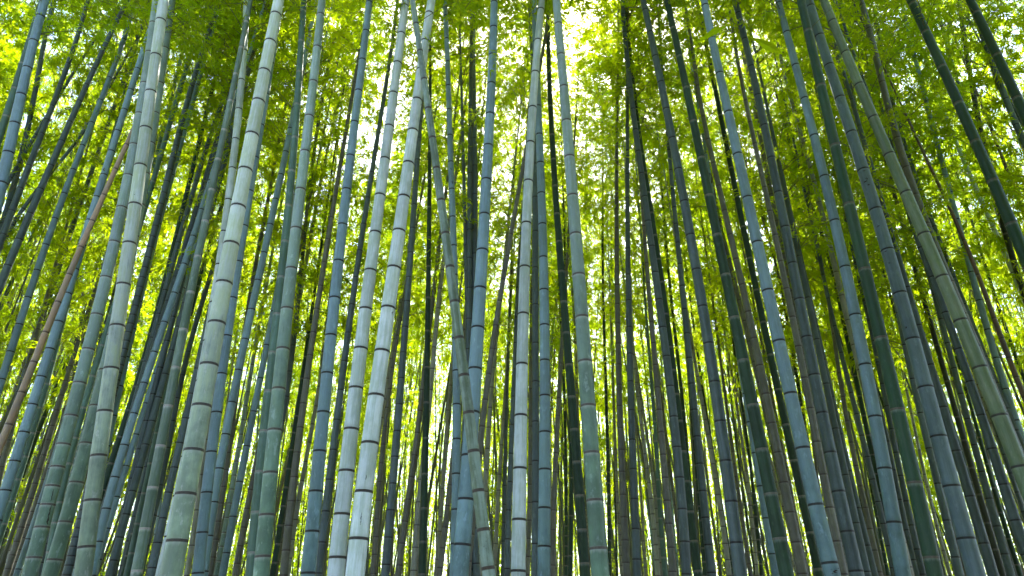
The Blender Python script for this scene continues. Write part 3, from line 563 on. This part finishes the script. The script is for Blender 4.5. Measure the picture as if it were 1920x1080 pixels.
def crown_mesh(seed, n_nodes, L, reach, twigs, per_twig, leaf_len):
    rg = np.random.default_rng(seed)
    st, di, le = [], [], []
    az = rg.uniform(0, 6.28)
    for k in range(n_nodes):
        t = (k + rg.uniform(0, 0.6)) / n_nodes
        az += 2.3 + rg.normal() * 0.5
        prof = (0.55 + 0.9 * t) if t < 0.45 else 0.955 * (1 - 0.78 * ((t - 0.45) / 0.55) ** 1.3)
        for b in range(2 if rg.random() < 0.75 else 3):
            a = az + b * rg.uniform(0.5, 1.2)
            el = math.radians(rg.uniform(22, 58))
            st.append((0, 0, t * L)); di.append((math.cos(a) * math.cos(el), math.sin(a) * math.cos(el), math.sin(el)))
            le.append(reach * prof * rg.uniform(0.6, 1.15))
    return foliage_mesh('crown', *branch_set(rg, np.array(st, float), np.array(di), np.array(le), twigs, per_twig, leaf_len, 0.42))

CROWN_L = 8.0
CROWNS = [crown_mesh(100 + i, 26, CROWN_L, 1.55, 8, 15, 0.098) for i in range(5)]
FAR_CROWNS = [crown_mesh(200 + i, 34, CROWN_L, 1.9, 9, 18, 0.122) for i in range(4)]
print('crown faces', [len(c.polygons) for c in CROWNS + FAR_CROWNS][::4])

# ---------------------------------------------------------------- culms
def ring_unit_mesh(mat, seed):
    """unit-radius node ring: a low rounded collar with an uneven lip"""
    rg = np.random.default_rng(seed)
    s = 18
    prof = [(0.985, -0.0052), (1.028, -0.0024), (1.032, 0.0012), (0.985, 0.0048)]
    a = np.arange(s) * 2 * math.pi / s
    V = []
    for (r, h) in prof:
        j = 1 + rg.normal(size=s) * 0.006
        V.append(np.stack([np.cos(a) * r * j, np.sin(a) * r * j, np.full(s, h / 0.05) + rg.normal(size=s) * 0.012], -1))
    V = np.vstack(V)
    i = np.arange(4 * s).reshape(4, s); j = np.roll(i, -1, 1)
    Q = np.stack([i[:-1], j[:-1], j[1:], i[1:]], -1).reshape(-1, 4)
    return mesh_np('node_ring', V, Q, None, [mat])
RING_MESH = {k: [ring_unit_mesh(RING[k], 7 + j) for j in range(2)] for k in PAL}

NEAR_PROF = [(-0.045, 1.0), (-0.008, 1.016), (0.0, 1.0), (0.008, 1.026), (0.045, 1.0)]
MID_PROF = [(-0.02, 1.0), (-0.004, 1.035), (0.005, 1.04), (0.02, 1.0)]
FAR_PROF = [(-0.02, 1.0), (0.0, 1.05), (0.02, 1.0)]

def culm_mesh(center, radius, nodes, z0, z1, lod, mat, rg):
    """center(z)->(n,3), radius(z)->(n,), nodes sorted z"""
    prof, sides = ((NEAR_PROF, 14), (MID_PROF, 10), (FAR_PROF, 6))[lod]
    zs, fs, bel, abv, inn = [], [], [], [], []
    nd = [z for z in nodes if z0 + 0.05 < z < z1 - 0.05]
    ext = [z0 - 0.15] + nd + [z1 + 0.15]
    zs.append(z0); fs.append(1.0); bel.append(nd[0] - z0 if nd else 0.3); abv.append(0.2); inn.append(0.5)
    tone = rg.random(len(nd) + 2)
    for k, z in enumerate(nd):
        gap_dn = z - ext[k]; gap_up = ext[k + 2] - z
        for (o, f) in prof:
            if (o < 0 and -o > gap_dn * 0.45) or (o > 0 and o > gap_up * 0.45):
                continue
            zs.append(z + o); fs.append(f)
            bel.append(-o if o <= 0 else (gap_up - o if o > 0.008 else 0.004))
            abv.append(o if o >= 0 else (gap_dn + o if o < -0.007 else 0.004))
            inn.append(tone[k] if o < 0 else tone[k + 1])
        if lod == 0 or gap_up > 0.5:
            zs.append(z + gap_up * 0.5); fs.append(0.997); bel.append(gap_up * 0.5); abv.append(gap_up * 0.5); inn.append(tone[k + 1])
    zs.append(z1); fs.append(1.0); bel.append(0.2); abv.append(0.2); inn.append(0.5)
    zs = np.array(zs); o_ = np.argsort(zs, kind='stable')
    zs = zs[o_]; fs = np.array(fs)[o_]; bel = np.array(bel)[o_]; abv = np.array(abv)[o_]; inn = np.array(inn)[o_]
    C = center(zs); T = unit(center(zs + 0.02) - center(zs - 0.02))
    n1 = unit(np.cross(T, np.tile([0.0, 1.0, 0.0], (len(zs), 1)))); n2 = np.cross(T, n1)
    r = radius(zs) * fs
    a = np.arange(sides) * 2 * math.pi / sides
    V = C[:, None] + r[:, None, None] * (np.cos(a)[None, :, None] * n1[:, None] + np.sin(a)[None, :, None] * n2[:, None])
    k = len(zs)
    i = np.arange(k * sides).reshape(k, sides); j = np.roll(i, -1, 1)
    Q = np.stack([i[:-1], j[:-1], j[1:], i[1:]], -1).reshape(-1, 4)
    V = V.reshape(-1, 3)
    top = len(V)
    V = np.vstack([V, C[-1] + T[-1] * 0.01])
    tri = np.stack([i[-1], np.roll(i[-1], -1), np.full(sides, top)], -1)
    me = mesh_np('culm', V, Q, tri, [mat])
    rep = lambda x: np.append(np.repeat(x, sides), x[-1]).astype(np.float32)
    for nm, arr in (('below_node', bel), ('above_node', abv), ('internode', inn)):
        at = me.attributes.new(nm, 'FLOAT', 'POINT'); at.data.foreach_set('value', rep(arr))
    # wrap-free texture position: (cos, sin scaled by girth, along) packed so that noise runs with the fibres
    r0 = float(np.median(r))
    uvw = np.zeros((len(V), 3), np.float32)
    aa = np.tile(np.where(a <= math.pi, a, 2 * math.pi - a), k)      # mirrored round the back: no seam
    uvw[:-1, 0] = aa * r0; uvw[:-1, 1] = np.repeat(zs, sides); uvw[:-1, 2] = np.tile(np.sin(a), k) * 0.02
    at = me.attributes.new('culm_uv', 'FLOAT_VECTOR', 'POINT'); at.data.foreach_set('vector', uvw.ravel())
    return me

FWD = np.array([0, math.cos(PITCH), math.sin(PITCH)])
UPV = np.array([0, -math.sin(PITCH), math.cos(PITCH)])
def ray(x, y):
    return FWD * F_PX + np.array([1.0, 0, 0]) * (x - CX) + UPV * (CY - y)

def girth(w):
    return float(np.interp(w, [3, 6, 12, 20, 30, 45], [0.062, 0.072, 0.088, 0.102, 0.110, 0.118]))

GIRTH = {1: .105, 2: .122, 3: .116, 4: .082, 6: .064, 31: .092, 64: .066, 65: .112, 63: .113, 62: .112, 126: .125, 125: .104,
         127: .108, 82: .098, 84: .110, 83: .085, 11: .100, 12: .090, 26: .095, 27: .088, 33: .118, 32: .085, 45: .108, 52: .098, 53: .108,
         66: .086, 141: .104, 142: .100, 115: .112, 114: .106, 116: .088, 15: .058, 78: .066, 140: .062}

class Plant: pass
PLANTS = []
for ln in DATA.strip().splitlines():
    cid, colr, w, mode, pts = ln.split('|')
    p = Plant()
    p.id = int(cid); p.col = colr; p.mode = mode
    p.w0, p.w1 = (float(v) for v in w.split(','))
    p.pts = np.array([[float(v) for v in q.split(',')] for q in pts.split()])
    PLANTS.append(p)

def lift(p):
    """turn the traced line into a standing culm: distance from its girth, then the upright plane it grows in"""
    D = GIRTH.get(p.id, girth(p.w0))
    x0, y0 = p.pts[0]
    r0 = ray(x0, y0)
    depth = D * F_PX / p.w0 * math.hypot(1.0, (x0 - CX) / F_PX)
    P0 = EYE + r0 * (depth / F_PX)
    h = np.array([P0[0], P0[1], 0.0]); R = np.linalg.norm(h); h /= R
    tang = np.array([h[1], -h[0], 0.0])
    zs, ts, ds = [], [], []
    for x, y in p.pts:
        r = ray(x, y)
        s = R / float(r @ h)
        P = EYE + r * s
        zs.append(P[2]); ts.append(float(P @ tang)); ds.append(s * F_PX)
    zs = np.array(zs); ts = np.array(ts)
    span = zs[-1] - zs[0]
    deg = 5 if p.id == 66 else 2 if p.id == 64 else (4 if len(zs) >= 12 else 3 if len(zs) >= 7 else 2)
    zc, zh = (zs[0] + zs[-1]) / 2, span / 2
    co = np.polyfit((zs - zc) / zh, ts, deg)
    f = lambda z: np.polyval(co, (z - zc) / zh)
    k0 = (f(zs[0] + 0.15 * span) - f(zs[0])) / (0.15 * span)
    k1 = (f(zs[-1]) - f(zs[-1] - 0.2 * span)) / (0.2 * span)
    za, zb = zs[0], zs[-1]
    def tfun(z):
        z = np.asarray(z, float)
        mid = f(np.clip(z, za, zb))
        lo = np.minimum(z - za, 0.0); hi = np.maximum(z - zb, 0.0)
        return mid + lo * k0 * 0.9 + hi * k1
    def center(z):
        z = np.asarray(z, float)
        return h * R + tang * tfun(z)[..., None] + np.array([0, 0, 1.0]) * z[..., None]
    p.center = center; p.R = R; p.za, p.zb = za, zb
    ra = D / 2
    rb = p.w1 * ds[-1] / F_PX / 2 / math.hypot(1.0, (p.pts[-1, 0] - CX) / F_PX)
    rb = min(ra * 0.99, max(rb, ra * 0.5))
    p.H = max(13.5 + 4.0 * random.random(), zb + 4.0)
    if p.id == 6: p.H = zb + 0.3
    H = p.H
    taper = (ra - rb) / max(span, 0.5)
    taper = min(taper, ra * 0.10)
    def radius(z):
        z = np.asarray(z, float)
        r = ra - taper * (z - za)
        r = np.where(z < za, ra * (1 + 0.015 * (za - z)), r)
        rt = float(ra - taper * (zb - za))
        r = np.where(z > zb, rt * np.clip(1 - 0.9 * (z - zb) / (H - zb), 0.08, 1), r)
        return r
    p.radius = radius; p.ra = ra
    # nodes
    if p.mode == 'N':
        nd = list(zs[1:-1])
        gaps = np.diff(nd)
        med = float(np.median(gaps)) if len(gaps) else 0.3
        full = [nd[0]]
        for i in range(1, len(nd)):
            g = nd[i] - full[-1]
            loc = float(np.median(gaps[max(0, i - 4):i + 3]))
            n = max(1, int(round(g / loc))) if g > 1.55 * loc else 1
            b = full[-1]
            for j in range(n):
                full.append(b + g * (j + 1) / n)
        nd = full
        g0 = float(np.mean(np.diff(nd)[:3])) if len(nd) > 3 else med
        g1 = float(np.mean(np.diff(nd)[-3:])) if len(nd) > 3 else med
    else:
        g0 = D * random.uniform(2.5, 3.1); g1 = D * random.uniform(3.0, 3.6)
        z = za; nd = []
        while z < zb:
            nd.append(z); z += np.interp(z, [za, zb], [g0, g1]) * random.uniform(0.95, 1.05)
    g0 = min(max(g0, 0.14), 0.45); g1 = min(max(g1, 0.2), 0.55)
    z, g = nd[0], g0
    while z > 0.15:
        g = max(0.10, g * 0.965); z -= g; nd.insert(0, z)
    z = nd[-1]
    while z < H:
        z += g1 * random.uniform(0.95, 1.05); nd.append(z)
    p.nodes = nd
    return p

for p in PLANTS:
    lift(p)

# what each plant looks like, in words
LOOK = {'pale': 'pale blue-grey', 'moss': 'mossy green', 'palemoss': 'pale green-footed', 'jade': 'grey-green', 'blue': 'blue-grey', 'blueshade': 'dusky blue-grey', 'teal': 'dark teal', 'dark': 'dark green',
        'jungle': 'deep green', 'slate': 'slate grey', 'brown': 'brownish grey', 'ash': 'ash grey', 'tan': 'tan brown', 'rust': 'rusty brown',
        'olive': 'olive green', 'mottle': 'mottled green', 'black': 'blackish brown'}
SPECIAL = {
 3: 'mossy green bamboo with a split, cracked stem near the bottom left corner',
 6: 'tan brown dead bamboo leaning right at the far left',
 31: 'grey-green bamboo with bold white rings at every joint, left of centre',
 33: 'thickest pale bamboo with a green-stained foot on the left',
 64: 'mottled green bamboo leaning left across two paler stems near the centre',
 65: 'thick blue-grey bamboo with a small leafy sprig near its top, centre',
 125: 'deep green bamboo with very long joints on the right',
 126: 'thick blue-grey bamboo with dark scars on its upper stem, right side',
 127: 'thick olive green bamboo leaning steeply out of the lower right corner',
 1: 'thick pale bamboo streaked yellow-green, tallest bright stem on the left',
 140: 'rusty brown slender bamboo near the right edge',
 18: 'rusty brown thread-thin bamboo near the left edge',
 141: 'thick deep green bamboo leaning out through the right edge',
 142: 'deep green bamboo crossing the top right corner',
 86: 'thick mossy green bamboo standing alone right of centre',
 82: 'pale blue-grey bamboo at the exact centre, darker stems behind it',
}
def size_word(w):
    return 'thick' if w >= 26 else 'sturdy' if w >= 16 else 'slender' if w >= 10 else 'thin'
ORD = ['first', 'second', 'third', 'fourth', 'fifth', 'sixth', 'seventh', 'eighth', 'ninth', 'tenth', 'eleventh', 'twelfth', 'thirteenth',
       'fourteenth', 'fifteenth', 'sixteenth', 'seventeenth', 'eighteenth', 'nineteenth', 'twentieth']
classes = {}
for p in PLANTS:
    p.mean_x = float(np.interp(540, p.pts[::-1, 1], p.pts[::-1, 0])) if p.pts[-1, 1] < 540 < p.pts[0, 1] else float(p.pts[:, 0].mean())
    if p.id not in SPECIAL:
        side = 'left' if p.mean_x < 960 else 'right'
        classes.setdefault((size_word(p.w0), p.col, side), []).append(p)
for (sz, colr, side), lst in classes.items():
    lst.sort(key=lambda p: p.mean_x if side == 'left' else -p.mean_x)
    for k, p in enumerate(lst):
        if len(lst) == 1:
            p.label = f'the only {sz} {LOOK[colr]} bamboo in the {side} half'
        else:
            p.label = f'{sz} {LOOK[colr]} bamboo, {ORD[k]} of its kind from the {side} edge'
for p in PLANTS:
    if p.id in SPECIAL:
        p.label = SPECIAL[p.id]

def add_crown(root, center, z_start, H, rg, base, parent_loc, far=False):
    L = H - z_start + 0.4
    cs = FAR_CROWNS if far else CROWNS
    c = link('crown', cs[int(rg.integers(len(cs)))], root)
    a = center(np.array([z_start]))[0]; b = center(np.array([H]))[0]
    d = unit(b - a)
    c.location = a - parent_loc
    s = L / CROWN_L
    wide = rg.uniform(0.95, 1.25)
    c.scale = (wide, wide, s)
    from mathutils import Vector, Quaternion
    q = Vector((0, 0, 1)).rotation_difference(Vector(d)) @ Quaternion((0, 0, 1), float(rg.uniform(0, 6.28)))
    c.rotation_mode = 'QUATERNION'; c.rotation_quaternion = q
    return c

from mathutils import Vector, Quaternion
ROOT = {}
for p in PLANTS:
    rg = np.random.default_rng(1000 + p.id)
    base = p.center(np.array([0.0]))[0]
    root = link('bamboo', None)
    root.empty_display_size = 0.3
    root.location = base
    tag(root, p.label, 'bamboo', 'bamboo stems standing in the grove')
    ROOT[p.id] = root
    lod = 0 if p.w0 >= 18 else 1 if p.w0 >= 8 else 2
    ctr = (lambda c, b: (lambda z: c(z) - b))(p.center, base)
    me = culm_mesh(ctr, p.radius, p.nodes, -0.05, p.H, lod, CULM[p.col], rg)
    link('culm', me, root)
    if p.w0 >= 13:
        for z in p.nodes:
            c = p.center(np.array([z]))[0]
            v = c - EYE
            dep = v @ FWD
            if dep <= 0.3: continue
            sx = CX + F_PX * v[0] / dep; sy = CY - F_PX * (v @ UPV) / dep
            if not (-60 < sx < 1980 and -60 < sy < 1140): continue
            r = float(p.radius(np.array([z]))[0])
            if 2 * r * F_PX / dep < 9.0: continue
            o = link('node_ring', RING_MESH[p.col][int(rg.integers(2))], root)
            o.location = c - base
            t = unit(p.center(np.array([z + 0.02]))[0] - p.center(np.array([z - 0.02]))[0])
            q = Vector((0, 0, 1)).rotation_difference(Vector(t)) @ Quaternion((0, 0, 1), float(rg.uniform(0, 6.28)))
            q = Quaternion(Vector((rg.normal(), rg.normal(), 0)).normalized(), float(rg.normal() * 0.02)) @ q
            o.rotation_mode = 'QUATERNION'; o.rotation_quaternion = q
            rr = r * float(rg.uniform(0.982, 1.006))
            o.scale = (rr, rr, 0.05 * float(rg.uniform(0.75, 1.3)))
    # crown: leaves start where the stem is lost to view, above the frame for the nearest plants
    zs = min(max(0.40 * p.H, 0.93 * p.zb, 1.6 + 1.25 * p.R if p.R < 6 else 0.0), p.H - 3.0)
    if p.id != 6:                                   # the dead tan stem has no leaves and a broken top
        add_crown(root, p.center, zs, p.H, rg, base, base)

# ---------------------------------------------------------------- bamboos deeper in the grove
def far_plants():
    rg = np.random.default_rng(77)
    cand = []
    want = 118
    tries = 0
    placed = []
    while len(placed) < want and tries < 5000:
        tries += 1
        azd = rg.uniform(-53, 53); az = math.radians(azd)
        R = math.sqrt(rg.uniform(11.0 ** 2, (22 if abs(azd) > 40 else 31) ** 2))
        x, y = R * math.sin(az), R * math.cos(az)
        if any((x - a) ** 2 + (y - b) ** 2 < 0.9 ** 2 for a, b in placed): continue
        placed.append((x, y))
    cols = ['slate', 'brown', 'ash', 'dark', 'blue', 'ash', 'slate', 'brown', 'rust']
    for i, (x, y) in enumerate(placed):
        g0 = float(ground_z(y))
        base = np.array([x, y, g0])
        R = math.hypot(x, y)
        H = rg.uniform(14.5, 21.0)
        lx, ly = rg.normal(size=2) * 0.05
        bend = rg.normal(size=2) * 0.0035
        def center(z, lx=lx, ly=ly, bx=bend[0], by=bend[1], x=x, y=y, g0=g0):
            z = np.asarray(z, float)
            return np.stack([x + lx * z + bx * z * z, y + ly * z + by * z * z, z + g0], -1)
        D = rg.uniform(0.055, 0.095)
        rad = lambda z, D=D, H=H: D / 2 * np.clip(1.0 - 0.9 * (np.maximum(np.asarray(z, float), 0.0) / H) ** 1.3, 0.06, 1)
        nd, z, g = [], 0.1, 0.13
        while z < H:
            nd.append(z); g = min(g * 1.05, D * 3.6); z += g
        root = link('bamboo', None); root.location = base; root.empty_display_size = 0.3
        ctr = (lambda c, b: (lambda z: c(z) - b))(center, base)
        colr = cols[int(rg.integers(len(cols)))]
        a_ = math.degrees(math.atan2(x, y))
        where = 'at the far left of the grove' if a_ < -22 else 'left of centre' if a_ < 0 else 'right of centre' if a_ < 22 else 'at the far right of the grove'
        lab = f'thin {LOOK[colr]} bamboo deep behind the thicker stems, {where}'
        tag(root, lab, 'bamboo', f'distant {LOOK[colr]} bamboos {where}')
        link('culm', culm_mesh(ctr, rad, nd, -0.05, H, 2, CULM[colr], rg), root)
        add_crown(root, center, H * rg.uniform(0.20, 0.46), H, rg, base, base, True)
far_plants()

# ---------------------------------------------------------------- the grove beyond: one mass of stems and one of leaves
def grove_beyond():
    rg = np.random.default_rng(5)
    polys, radii = [], []
    LB, LD, LL = [], [], []
    for i in range(450):
        belt = i >= 290                                 # a last, lower belt of leaves closes the view
        az = math.radians(rg.uniform(-50, 50)); R = math.sqrt(rg.uniform(48 ** 2, 60 ** 2)) if belt else math.sqrt(rg.uniform(29 ** 2, 48 ** 2))
        x, y = R * math.sin(az), R * math.cos(az)
        H = rg.uniform(13, 20); lx, ly = rg.normal(size=2) * 0.05
        z = np.linspace(-0.05, H, 7)
        g0 = float(ground_z(y))
        polys.append(np.stack([x + lx * z, y + ly * z, z + g0], -1))
        radii.append(np.linspace(0.045, 0.006, 7) * rg.uniform(0.7, 1.2))
        n = 1100 if belt else 1500
        zz = (rg.uniform(0.0, 0.85, n) if belt else rg.uniform(0.02, 1.0, n) ** 1.2) * H
        spread = 1.7 * np.clip(1.25 - zz / H, 0.25, 0.8)
        # leaves gather in sprays
        ks = rg.integers(0, 60, n)
        cen = rg.normal(size=(60, 3)) * [1, 1, 0.25]
        off = cen[ks] * spread[:, None] + rg.normal(size=(n, 3)) * 0.16
        LB.append(np.stack([x + lx * zz, y + ly * zz, zz + g0], -1) + off)
        LD.append(rg.normal(size=(n, 3)) + np.array([0, 0, -0.5]))
        LL.append(rg.uniform(0.20, 0.34, n) if belt else rg.uniform(0.15, 0.27, n))
    for i in range(1250):                                # bare stems between the nearer rows and the leaves
        az = math.radians(rg.uniform(-50, 50)); R = math.sqrt(rg.uniform(15 ** 2, 46 ** 2))
        x, y = R * math.sin(az), R * math.cos(az)
        H = rg.uniform(10, 15); lx, ly = rg.normal(size=2) * 0.06
        z = np.linspace(-0.05, H, 7)
        polys.append(np.stack([x + lx * z, y + ly * z, z + float(ground_z(y))], -1))
        radii.append(np.linspace(0.04, 0.008, 7) * rg.uniform(0.6, 1.2))
    tv, tq = tubes(polys, radii, 5)
    me = mesh_np('distant_stems', tv, tq, None, [plain_material('distant_stem', (0.075, 0.085, 0.06), 0.6, 0.3, 0.8)])
    o = link('distant_stems', me)
    tag(o, 'mass of thread-thin bamboo stems at the back of the grove', 'bamboo', kind='stuff')
    LB = np.vstack(LB); LD = np.vstack(LD); LL = np.concatenate(LL)
    up = rg.normal(size=LB.shape) * 0.7 + np.array([0, 0, 1.0])
    lv, lq = leaves_mesh(LB, LD, LL, LL * 0.22, up)
    o = link('distant_foliage', mesh_np('distant_foliage', lv, lq, None, [LEAF], smooth=False))
    tag(o, 'bright yellow-green bamboo leaves filling the back of the grove', 'foliage', kind='stuff')
grove_beyond()

# ---------------------------------------------------------------- unseen thicket added behind the viewer to shade the outer stems
def shade_grove():
    rg = np.random.default_rng(9)
    polys, radii, LB, LD, LL = [], [], [], [], []
    spots = [(rg.uniform(2.5, 15), rg.uniform(-11, -3.0), 0.0) for _ in range(74)] + [(rg.uniform(-17, -10), rg.uniform(-11, -1.5), 0.0) for _ in range(20)]
    spots += [(rg.uniform(0.8, 10), rg.uniform(-3.2, -1.6), rg.uniform(0.16, 0.40)) for _ in range(60)]      # bent forward to cast shade on the right
    spots += [(rg.uniform(-14, -8), rg.uniform(-3.2, -1.6), rg.uniform(0.16, 0.36)) for _ in range(16)]      # and these shade the left: a wide gap of sky stays between
    for x, y, arch in spots:
        H = rg.uniform(10, 14); lx, ly = rg.normal(size=2) * 0.04
        ly += arch
        z = np.linspace(-0.05, H, 7)
        polys.append(np.stack([x + lx * z, y + ly * z, z], -1)); radii.append(np.linspace(0.05, 0.008, 7))
        n = 700
        zz = rg.uniform(0.45 if arch else 0.25, 1.0, n) * H
        spread = 1.3 * np.clip(1.25 - zz / H, 0.25, 0.8)
        cen = rg.normal(size=(60, 3)) * [1, 1, 0.25]
        off = cen[rg.integers(0, 60, n)] * spread[:, None] + rg.normal(size=(n, 3)) * 0.16
        LB.append(np.stack([x + lx * zz, y + ly * zz, zz], -1) + off)
        LD.append(rg.normal(size=(n, 3)) + np.array([0, 0, -0.5])); LL.append(rg.uniform(0.24, 0.42, n))
    tv, tq = tubes(polys, radii, 5)
    LB = np.vstack(LB); LD = np.vstack(LD); LL = np.concatenate(LL)
    lv, lq = leaves_mesh(LB, LD, LL, LL * 0.22, rg.normal(size=LB.shape) * 0.7 + np.array([0, 0, 1.0]))
    o = link('shade_grove', foliage_mesh('shade_grove', tv, tq, lv, lq))
    tag(o, 'unseen bamboo thicket added behind the viewer to cast shade', 'bamboo', kind='stuff')
shade_grove()

# ---------------------------------------------------------------- plants standing just outside the frame whose leaves hang into its upper corners
def corner_plants():
    rg = np.random.default_rng(31)
    spots = [(-9.6, 7.4), (-11.2, 8.8), (-12.0, 10.2), (-10.4, 6.6), (-8.8, 6.4), (-13.4, 11.6), (-9.9, 8.8), (10.2, 7.6), (11.4, 9.2), (12.6, 10.4), (9.6, 6.2), (8.8, 6.6), (13.6, 11.8), (10.6, 9.0)]
    for x, y in spots:
        base = np.array([x, y, 0.0]); H = rg.uniform(11.5, 14)
        lx, ly = -np.sign(x) * rg.uniform(0.0, 0.05), rg.normal() * 0.03
        center = lambda z, lx=lx, ly=ly, x=x, y=y: np.stack([x + lx * np.asarray(z, float), y + ly * np.asarray(z, float), np.asarray(z, float)], -1)
        D = rg.uniform(0.08, 0.1)
        rad = lambda z, D=D, H=H: D / 2 * np.clip(1.0 - 0.9 * (np.maximum(np.asarray(z, float), 0.0) / H) ** 1.3, 0.06, 1)
        nd, z, g = [], 0.1, 0.13
        while z < H:
            nd.append(z); g = min(g * 1.05, D * 3.2); z += g
        root = link('bamboo', None); root.location = base; root.empty_display_size = 0.3
        side = 'left' if x < 0 else 'right'
        tag(root, f'bamboo at the {side} edge, only its overhanging leaves showing in the upper {side} corner', 'bamboo', f'bamboos overhanging the upper {side} corner')
        ctr = (lambda c, b: (lambda z: c(z) - b))(center, base)
        link('culm', culm_mesh(ctr, rad, nd, -0.05, H, 1, CULM['slate'], rg), root)
        add_crown(root, center, H * 0.38, H, rg, base, base, True)
corner_plants()

# ---------------------------------------------------------------- small things on the near stems
PBY = {p.id: p for p in PLANTS}
def z_at(p, y):
    """height on the stem that shows at picture row y"""
    zz = np.linspace(0, p.H, 600)
    v = p.center(zz) - EYE
    rows = CY - F_PX * (v @ UPV) / (v @ FWD)
    return float(np.interp(-y, -rows, zz))

def patch(p, y, side, wid, hei, name, jag, seed):
    """thin ragged dark patch lying on the bark: scars and splits"""
    rg = np.random.default_rng(seed)
    z = z_at(p, y); base = p.center(np.array([0.0]))[0]
    n = 9
    V = []
    for k in range(n):
        t = k / (n - 1)
        zz = z + (t - 0.5) * hei
        c = p.center(np.array([zz]))[0]; r = float(p.radius(np.array([zz]))[0]) * 1.006 + 0.0008
        toward = EYE - c; a0 = math.atan2(toward[1], toward[0]) + side + jag * rg.normal()
        w = wid * (math.sin(math.pi * min(max(t, 0.06), 0.94)) ** 0.7) * rg.uniform(0.6, 1.3) / r
        for a in (a0 - w / 2, a0, a0 + w / 2):
            V.append(c - base + np.array([math.cos(a) * r, math.sin(a) * r, 0]))
    Q = []
    for k in range(n - 1):
        for j in range(2):
            i = k * 3 + j
            Q.append((i, i + 1, i + 4, i + 3))
    return link(name, mesh_np(name, V, Q, None, [SCAR]), ROOT[p.id])

for args in ((3, 930, 0.25, 0.007, 0.10, 'crack', 0.04, 1), (3, 965, 0.45, 0.010, 0.14, 'crack', 0.06, 2), (3, 978, 0.55, 0.016, 0.05, 'crack', 0.05, 3),
             (126, 326, 0.15, 0.022, 0.012, 'scar', 0.12, 4), (126, 341, 0.1, 0.010, 0.035, 'scar', 0.2, 5), (126, 345, -0.2, 0.035, 0.014, 'scar', 0.1, 6),
             (126, 352, 0.1, 0.020, 0.014, 'scar', 0.1, 7), (126, 428, -0.3, 0.020, 0.016, 'scar', 0.1, 8), (126, 475, -0.3, 0.020, 0.010, 'scar', 0.1, 9),
             (126, 497, -0.25, 0.012, 0.014, 'scar', 0.1, 10), (126, 617, -0.45, 0.014, 0.02, 'scar', 0.1, 11), (1, 371, -0.35, 0.004, 0.012, 'scar', 0.1, 12),
             (63, 975, 0.0, 0.004, 0.075, 'scar', 0.02, 13), (63, 899, 0.05, 0.004, 0.03, 'scar', 0.02, 14), (63, 590, 0.75, 0.006, 0.03, 'scar', 0.1, 15),
             (64, 431, 0.9, 0.006, 0.06, 'scar', 0.1, 16), (7, 318, 0.0, 0.012, 0.02, 'scar', 0.2, 17), (5, 322, -0.6, 0.02, 0.06, 'scar', 0.2, 18),
             (66, 345, 0.2, 0.012, 0.05, 'scar', 0.2, 19), (66, 320, 0.0, 0.010, 0.03, 'scar', 0.2, 20), (114, 1072, 0.5, 0.02, 0.04, 'scar', 0.3, 21)):
    pid, y, side, wid, hei, nm, jag, seed = args
    patch(PBY[pid], y, side, wid, hei, nm, jag, seed)

def twig(pid, y, x2, y2, r=0.003, leafy=0, seed=0, toward=0.0):
    """bare or leafy twig growing from a joint towards the point of the picture (x2, y2)"""
    rg = np.random.default_rng(seed)
    p = PBY[pid]; z = z_at(p, y); base = p.center(np.array([0.0]))[0]
    a = p.center(np.array([z]))[0]
    d2 = ray(x2, y2); b = EYE + d2 * ((a - EYE) @ FWD / F_PX) * (1 - toward)
    u = np.linspace(0, 1, 6)[:, None]
    P = a + (b - a) * u + np.array([0, 0, 0.05 * np.linalg.norm(b - a)]) * np.sin(u * math.pi) + rg.normal(size=(6, 3)) * 0.006 * (u > 0)
    P -= base
    tv, tq = tubes([P], [np.linspace(r, r * 0.4, 6)], 5)
    if not leafy:
        return link('branch', mesh_np('branch', tv, tq, None, [TWIG]), ROOT[pid])
    n = leafy
    t = rg.uniform(0.3, 1, n)
    LB = P[0] + (P[-1] - P[0]) * t[:, None]
    LD = (P[-1] - P[0]) / np.linalg.norm(P[-1] - P[0]) * 0.4 + rg.normal(size=(n, 3)) * 0.7 + np.array([0, 0, -0.3])
    lv, lq = leaves_mesh(LB, LD, rg.uniform(0.05, 0.10, n), rg.uniform(0.008, 0.014, n), rg.normal(size=(n, 3)) + np.array([0, 0, 1.0]))
    return link('branch', foliage_mesh('branch', tv, tq, lv, lq), ROOT[pid])

twig(64, 46, 852, 3, 0.0035, 0, 1)
twig(64, 205, 788, 196, 0.004, 0, 2)
twig(64, 260, 826, 252, 0.003, 0, 3)
twig(64, 317, 806, 307, 0.003, 0, 4)
twig(64, 377, 850, 362, 0.003, 0, 5)
twig(65, 105, 934, 98, 0.003, 16, 6, 0.03)
twig(65, 130, 917, 135, 0.003, 14, 7, 0.03)
twig(65, 118, 940, 120, 0.003, 12, 8, 0.03)
twig(63, 79, 812, 70, 0.003, 22, 9, 0.03)
twig(125, 59, 1572, 6, 0.004, 0, 10)
twig(82, 137, 962, 127, 0.003, 0, 11)
twig(99, 125, 1193, 112, 0.004, 0, 12)
